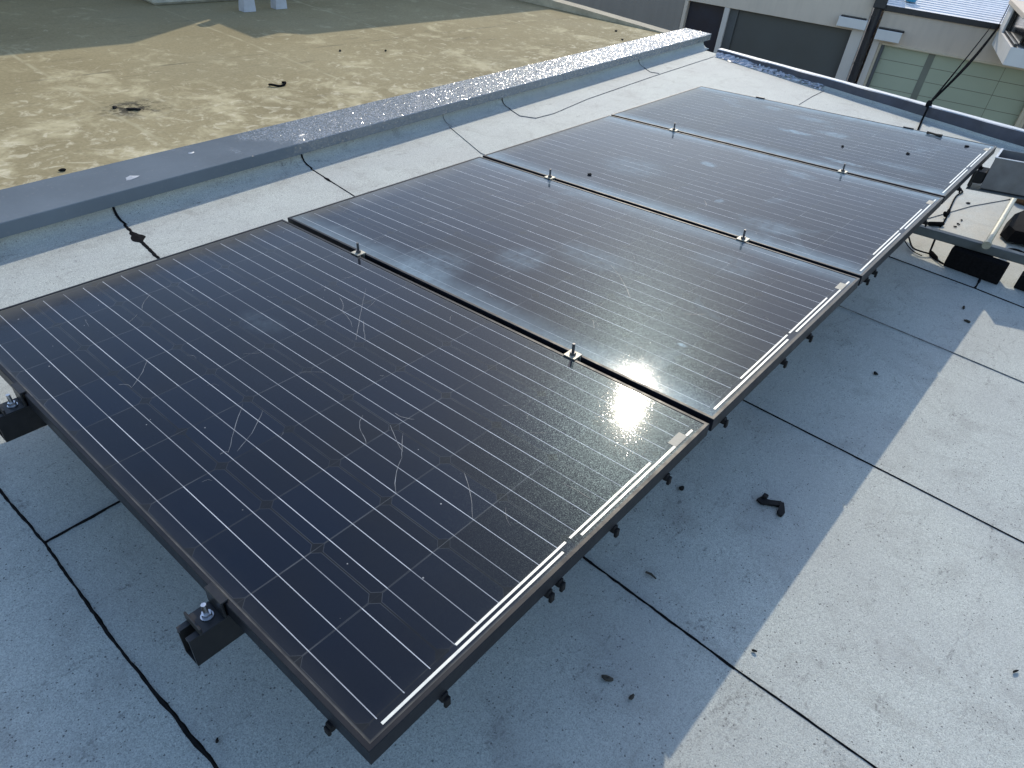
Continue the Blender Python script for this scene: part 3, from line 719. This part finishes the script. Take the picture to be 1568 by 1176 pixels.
for i, (ya, yb, zt, lb) in enumerate(((-.075, -.322, .0965, 'black rubber ballast block standing under the grey beam'), (-.385, -.80, .070, 'second lower black rubber block under the grey beam, at the picture edge'))):
    x_at = lambda y: 3.535 + (-.02 if i == 0 else .10)*0 - .06*(y+.075)*0
    mb = MB()
    xa = 3.535 if i == 0 else 3.575
    mb.bevbox((xa, yb, .0005), (xa+.075, ya, zt), .004)
    if i == 0:
        for yy in (-.13, -.2, -.27): mb.bevbox((xa-.0015, yy-.02, .02), (xa+.001, yy+.02, .08), .0008)
    tag(rebase(mb.build('ballast_block', M['rubber'])), lb, 'ballast block', 'rubber ballast blocks')
pm = MB().tube([(3.575, -.197, .150), (4.0, -.182, .148), (4.90, -.147, .142)], .014, 12)
pl_ = tag(empty('pole', (4.2, -.172, .128)), 'slim weathered metal pole leading from the grey beam towards the tray', 'pole')
pm.v = [tuple(Vector(p)-Vector((4.2, -.172, .128))) for p in pm.v]; pm.build('shaft', M['pole'], pl_, True)
cp = MB().tube([(.695, .0252, .0142), (.72, .0262, .0140)], .0165, 12); cp.build('end_cap', M['bright'], pl_, True)
ck = MB().tube([(-.635, -.026, .022), (-.60, -.0245, .022)], .019, 12); ck.build('coupling', M['pole'], pl_, True)
rb_ = MB().bevbox((4.93, -.30, .0005), (5.18, -.13, .075), .012)
tag(rebase(rb_.build('brick', M['brick'])), 'rust brown brick lying on the sunlit roof beneath the metal tray', 'brick')
# tray: galvanised open box with rim coloured pale as if sunlit, on a base sheet, hung level with the top of the panels
tr = tag(empty('metal_tray', (3.80, -.04, .345)), 'grey galvanised open tray with top edges coloured as sunlit beside the farthest panel', 'tray')
TM = Matrix(((1, -.42, 0, 0), (.05, .90, 0, 0), (0, 0, 1, 0), (0, 0, 0, 1)))
def tb(a, b, e, name, m): MB().bevbox(a, b, e, mat=TM).build(name, m, tr)
tb((-.094, -.95, .004), (-.090, .0, .150), .001, 'front_sheet', M['galv'])
tb((.100, -.95, .004), (.104, .0, .150), .001, 'back_sheet', M['galv'])
tb((-.0895, -.004, .004), (.0995, .0, .150), .001, 'side_sheet', M['galv'])
tb((-.0895, -.95, .0045), (.0995, -.0045, .008), .001, 'floor_sheet', M['galv'])
tb((-.097, -.95, .1505), (-.087, .003, .154), .001, 'rim', M['kerbtop'])
tb((-.0865, -.008, .1505), (.106, .003, .154), .001, 'rim', M['kerbtop'])
tb((-.120, -.95, -.006), (.115, .055, .0), .0015, 'base_sheet', M['greybeam'])
MB().tube([TM @ Vector(p) for p in ((.05, -.3, .012), (.02, -.2, .016), (-.02, -.16, .014), (-.05, -.22, .014), (-.06, -.5, .014))], .007, 7).build('cable', M['cable'], tr, True)
MB().tube([TM @ Vector(p) for p in ((-.08, .05, .0005), (-.08, .05, .075))], .009, 8).build('spacer', M['black'], tr, True)
tb((-.09, .0015, .02), (.02, .05, .075), .004, 'connector_box', M['plastic'])
for dx, dy in ((.02, -.45), (.09, -.45), (-.05, -.85), (.07, -.85)):
    p = TM @ Vector((dx, dy, 0)); MB().bevbox((p.x-.012, p.y-.012, -.3445), (p.x+.012, p.y+.012, -.0065), .002).build('leg', M['galv'], tr)
# black cover lying behind the pole
bc = MB()
o_ = [(4.16, -.245), (4.22, -.20), (4.45, -.19), (4.72, -.25), (4.86, -.40), (4.75, -.75), (4.35, -.78), (4.22, -.42)]
bc.add([(x, y, .012) for x, y in o_] + [(x*.96+.04*4.45, y*.94+.06*-.45, .075) for x, y in o_] + [(4.5, -.46, .10)],
       [tuple(range(8))[::-1]] + [(i, (i+1) % 8, 8+(i+1) % 8, 8+i) for i in range(8)] + [(8+i, 8+(i+1) % 8, 16) for i in range(8)])
tag(rebase(bc.build('folded_sheet', M['rubber'])), 'folded black sheet lying on the roof behind the slim pole', 'folded sheet')
# cables
def cable(name, pts, r, label, parts=()):
    e = tag(empty(name, pts[0]), label, 'cable'); o = Vector(pts[0])
    P = [Vector(p) for p in pts]; S = []
    for i in range(len(P)-1):
        a, b, c, d = P[max(i-1, 0)], P[i], P[i+1], P[min(i+2, len(P)-1)]
        for t in (0, .25, .5, .75):
            S.append(.5*((2*b) + (c-a)*t + (2*a-5*b+4*c-d)*t*t + (3*b-a-3*c+d)*t**3))
    S.append(P[-1])
    MB().tube([p-o for p in S], r, 7).build('lead', M['cable'], e, True)
    for a, b, rr in parts:
        MB().tube([Vector(a)-o, Vector(a).lerp(Vector(b), .15)-o, Vector(a).lerp(Vector(b), .85)-o, Vector(b)-o], [rr*.6, rr, rr, rr*.6], 8).build('connector', M['cable'], e, True)
    return e
z = .006
cable('trailing_cable', [(5.02, .26, .05), (4.93, .188, z), (4.845, .135, z), (4.80, .120, z), (4.68, .129, z), (4.36, .095, z), (4.206, .076, z), (4.06, .066, z)], .0045,
      'black cable trailing from under the farthest panel to a connector on the roof', [((4.38, .098, .010), (4.28, .085, .010), .009), ((4.10, .062, .012), (4.02, .128, .012), .012), ((4.23, .085, .012), (4.25, .10, .03), .010)])
cable('loose_cable', [(3.80, .24, .06), (3.742, .182, .045), (3.66, .135, .03), (3.578, .09, .02), (3.565, .045, .02), (3.60, .0, .012)], .004, 'thin black cable looping under the grey beam near the panel edge')
cable('thin_cable', [(3.74, .22, .04), (3.64, .14, .012), (3.57, .08, z), (3.55, .03, z)], .0025, 'thinnest black wire beside the looping cable')
cable('stub_cable', [(3.72, .03, .10), (3.66, .02, .04), (3.60, .002, .008), (3.535, -.072, .010)], .005, 'short black cable stub with a fat plug lying by the ballast block', [((3.63, .014, .012), (3.57, -.035, .010), .010)])
cable('far_cable', [(3.80, -.20, .012), (3.95, -.26, .03), (4.02, -.32, .03), (4.0, -.42, .012)], .006, 'black cable arching over the roof between pole and folded sheet')

# ------------------------------------------------------------------ opposite buildings
WD = Vector((.264, -.964, 0)).normalized(); WI = Vector((.964, .264, 0)).normalized()
P0 = Vector((17.122, 4.231, 0))
FM = Matrix(((WD.x, WI.x, 0, P0.x), (WD.y, WI.y, 0, P0.y), (0, 0, 1, 0), (0, 0, 0, 1)))
def B(a, b, name, m, parent, e=.006): return MB().bevbox(a, b, e).build(name, m, parent)
lb_ = tag(empty('rendered_building', mat=FM @ Matrix.Translation((-5, 0, ZG))), 'grey rendered building across the street with navy door and slate garage door', 'building')
OX, OZ = 5., -ZG
def lb(s0, s1, o0, o1, z0, z1, name, m, e=.006): return B((s0+OX, -o1, z0+OZ), (s1+OX, -o0, z1+OZ), name, m, lb_, e)
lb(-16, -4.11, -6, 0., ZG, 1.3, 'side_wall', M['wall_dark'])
lb(-4.108, -.20, -6, -.30, ZG, 1.3, 'back_wall', M['wall'])
lb(-4.108, -.20, -.298, -.0, -.89, 1.3, 'wall', M['wall'])
lb(-4.106, -4.03, -.296, .02, ZG, -.892, 'door_frame', M['wall'])
lb(-4.028, -3.19, -.296, -.20, ZG, -.892, 'door', M['navy'])
lb(-3.188, -3.075, -.296, .02, ZG, -.892, 'door_frame', M['pil'])
lb(-3.073, -2.885, -.296, -.10, ZG, -.892, 'garage_jamb', M['jamb'])
gd = lb(-2.883, -.445, -.296, -.16, ZG, -.892, 'garage_door', M['garage'])
for i, zz in enumerate((-1.45, -2.0, -2.55)): pass
lb(-.443, -.20, -.296, .035, ZG, -.80, 'pilaster', M['pil'])
sc1 = lb(-.78, -.202, .002, .20, -.83, -.65, 'scupper_box', M['white'])
lb(-.75, -.24, .01, .17, -.6495, -.628, 'scupper_lid', M['black'])
rbd = tag(empty('garage_building', mat=FM @ Matrix.Translation((2, 0, ZG))), 'garage building across the street with green glazed door and white sheet roof', 'building')
OX2 = -2.
def rb(s0, s1, o0, o1, z0, z1, name, m, e=.006): return B((s0+OX2, -o1, z0+OZ), (s1+OX2, -o0, z1+OZ), name, m, rbd, e)
rb(.03, 9, -5, -.26, ZG, -.42, 'back_wall', M['wall'])
rb(.03, 9, -.258, 0., -1.03, -.42, 'wall', M['wall'])
rb(.032, .165, -.256, .035, ZG, -.955, 'pilaster', M['pil'])
rb(.167, .225, -.256, .0, ZG, -1.032, 'door_trim', M['trim'])
rb(.227, .29, -.256, .03, ZG, -1.032, 'door_trim', M['jamb'])
rb(.226, 3.26, .001, .035, -1.045, -1.005, 'door_trim', M['trim'])
gd2 = rb(.292, 3.255, -.256, -.08, ZG, -1.047, 'glazed_door', M['glazing'])
for i in range(5):
    zz = -1.047 - .275*(i+1); B((.292+OX2, .0775, zz-.006+OZ), (3.255+OX2, .0795, zz+.006+OZ), 'seam', M['line'], gd2, .0005).matrix_parent_inverse = Matrix()
B((1.17+OX2, .070, ZG+OZ), (1.30+OX2, .077, -1.05+OZ), 'rail', M['shadow_band'], gd2, .001)  # dark bar painted for a shadow band behind the glass
for s_ in (2.62,): B((s_-.005+OX2, .0775, ZG+OZ), (s_+.005+OX2, .0794, -1.05+OZ), 'seam', M['line'], gd2, .0005)
rb(3.257, 3.33, -.256, .03, ZG, -1.047, 'door_trim', M['trim'])
rb(3.332, 3.40, -.256, .01, ZG, -1.047, 'door_trim', M['trim'])
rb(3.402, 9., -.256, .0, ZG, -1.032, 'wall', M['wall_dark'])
rb(.032, .52, .002, .20, -.95, -.755, 'scupper_box', M['white'])
rb(.05, .55, .01, .17, -.7545, -.728, 'scupper_lid', M['black'])
rb(.0, 2.16, .0005, .05, -.43, -.325, 'gutter', M['pipe'])
# roof sheet, rising gently to the back, ribs along the eave
rs = MB(); vs = []; prof = []
for i in range(40):
    for dx, dz in ((0, 0), (.165, 0), (.172, .016), (.19, .016), (.197, 0)): prof.append((i*.2+dx, -.33 + (i*.2+dx)*.11 + dz))
rs.add([(s+OX2, y, z_+OZ) for y, z_ in prof for s in (.0, 9.)], [(2*i, 2*i+1, 2*i+3, 2*i+2) for i in range(len(prof)-1)])
rs.build('roof_sheet', M['sheet'], rbd)
# projecting bay at the right
bay = tag(empty('projecting_bay', mat=FM @ Matrix.Translation((3.2, -1., -.70))), 'pale projecting upper bay with a dark side window, at the roof corner', 'bay')
def bb(s0, s1, o0, o1, z0, z1, name, m, par_=None, e=.006): return B((s0-3.2, -o1+1., z0+.70), (s1-3.2, -o0+1., z1+.70), name, m, par_ or bay, e)
bb(2.17, 4.6, .055, .62, -.69, .03, 'side_wall', M['white']); bb(2.17, 4.6, .622, 2.4, -.69, -.40, 'lower_wall', M['white'])
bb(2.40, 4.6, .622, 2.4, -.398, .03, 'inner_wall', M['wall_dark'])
wf = bb(2.20, 2.25, .622, 2.4, -.398, -.345, 'window_frame', M['pipe']); bb(2.20, 2.25, .622, .67, -.343, .03, 'window_frame', M['pipe'])
bb(2.26, 2.28, .672, 2.4, -.343, .03, 'pane', M['darkglass'])
bb(2.13, 4.64, .0, 2.45, .032, .11, 'cap', M['wall'])
# downpipe with hopper
dp = tag(empty('downpipe', mat=FM @ Matrix.Translation((-.09, -.05, ZG))), 'thick black downpipe between the two scupper boxes', 'downpipe')
MB().tube([(0, 0, 0), (0, 0, 3.40)], .085, 16).build('pipe', M['pipe'], dp, True)
MB().bevbox((-.12, -.13, 3.401), (.12, .045, 3.62), .015).build('hopper', M['pipe'], dp)
for zz in (1.2, 2.3, 3.2): MB().tube([(0, 0, zz), (0, 0, zz+.05)], .093, 16).build('collar', M['pipe'], dp, True)
# blue thing on the sheet roof
pb = FM @ Vector((.46, .55, -.25))
bl = tag(empty('blue_tub', tuple(pb)), 'small blue plastic tub on the white sheet roof', 'tub')
t_ = MB(); ns = 16
rr = [(.0, .0, .10), (.0, .14, .125), (.14, .15, .14), (.15, .15, .14)]
vs = []
for zz, r_ in ((0, .10), (.13, .125), (.13, .14), (.15, .14), (.15, .122), (.02, .095)):
    vs += [(r_*math.cos(i*2*math.pi/ns), r_*math.sin(i*2*math.pi/ns), zz) for i in range(ns)]
t_.add(vs, [tuple(range(ns))[::-1], tuple(range(5*ns, 6*ns))] + [(j*ns+i, j*ns+(i+1) % ns, (j+1)*ns+(i+1) % ns, (j+1)*ns+i) for j in range(5) for i in range(ns)])
t_.build('body', M['blue'], bl, True)
# overhead twin cable from the eave corner down to the kerb
ec = FM @ Vector((2.14, -.08, -.38)); kc = Vector((edge_x(.80)+.02, .80, kh(.8)+.012)); tc = FM @ Vector((2.15, -.06, .04))
def sag(a, b, s, n=24): return [a.lerp(b, i/n) - Vector((0, 0, s*math.sin(math.pi*i/n))) for i in range(n+1)]
oc = tag(empty('overhead_cable', tuple(kc)), 'black twin cable strung from the opposite eave corner to the far kerb', 'cable')
MB().tube([p-kc for p in sag(kc, ec, .10)], [.008 + .012*min(1, i/10) for i in range(25)], 7).build('strand', M['cable'], oc, True)
MB().tube([p-kc for p in sag(kc, ec + WD*-.12 + Vector((0, 0, .0)), .02)], .008, 6).build('strand', M['cable'], oc, True)
MB().tube([p-kc for p in sag(ec, tc, .0, 4)], .008, 6).build('strand', M['cable'], oc, True)
tailp = [kc, Vector((edge_x(.78)-.03, .785, .09)), Vector((edge_x(.78)-.07, .78, .012)), Vector((6.0, .715, .008)), Vector((5.2, .60, .008)), Vector((4.5, .5, .008))]
MB().tube([p-kc for p in tailp], .008, 7).build('tail', M['cable'], oc, True)
MB().blob((0, 0, .0), .028, .022, .03, 5, .2).build('knot', M['cable'], oc, True)

# ------------------------------------------------------------------ light, sky, camera
SUN = Vector((.704, .41, .58)).normalized()
sd = bpy.data.lights.new('sun', 'SUN'); sd.energy = 1.64; sd.angle = R(.53); sd.color = (1., .90, .73)
so = bpy.data.objects.new('sun', sd); col.objects.link(so); so.rotation_euler = SUN.to_track_quat('Z', 'Y').to_euler(); so.location = (6, 4, 8)
w = bpy.data.worlds.new('World'); sc.world = w; w.use_nodes = True
nt = w.node_tree; nt.nodes.clear()
sky = nt.nodes.new('ShaderNodeTexSky'); sky.sky_type = 'NISHITA'; sky.sun_disc = False
sky.sun_elevation = math.asin(SUN.z); sky.sun_rotation = math.atan2(SUN.x, SUN.y)
sky.air_density = 1.; sky.dust_density = .6; sky.ozone_density = 1.
bg = nt.nodes.new('ShaderNodeBackground'); bg.inputs['Strength'].default_value = .146
wo = nt.nodes.new('ShaderNodeOutputWorld'); nt.links.new(sky.outputs[0], bg.inputs[0]); nt.links.new(bg.outputs[0], wo.inputs[0])

cd = bpy.data.cameras.new('camera'); cam = bpy.data.objects.new('camera', cd); col.objects.link(cam)
cd.sensor_fit = 'HORIZONTAL'; cd.sensor_width = 36.; cd.lens = 36*.6798; cd.clip_start = .02; cd.clip_end = 500.
rx = Vector((.6513712, -.7519626, .1013303)); ry = Vector((-.4070210, -.4589917, -.7897218)); rz = Vector((.6403510, .4731585, -.6050386))
cam.matrix_world = Matrix(((rx.x, -ry.x, -rz.x, -.280), (rx.y, -ry.y, -rz.y, -.370), (rx.z, -ry.z, -rz.z, 1.400), (0, 0, 0, 1)))
sc.camera = cam
vs_ = sc.view_settings; vs_.view_transform = 'Standard'; vs_.look = 'None'; vs_.exposure = .9; vs_.gamma = 1.
try: vs_.use_curve_mapping = False
except Exception: pass
sc.render.resolution_x = 1024; sc.render.resolution_y = 768
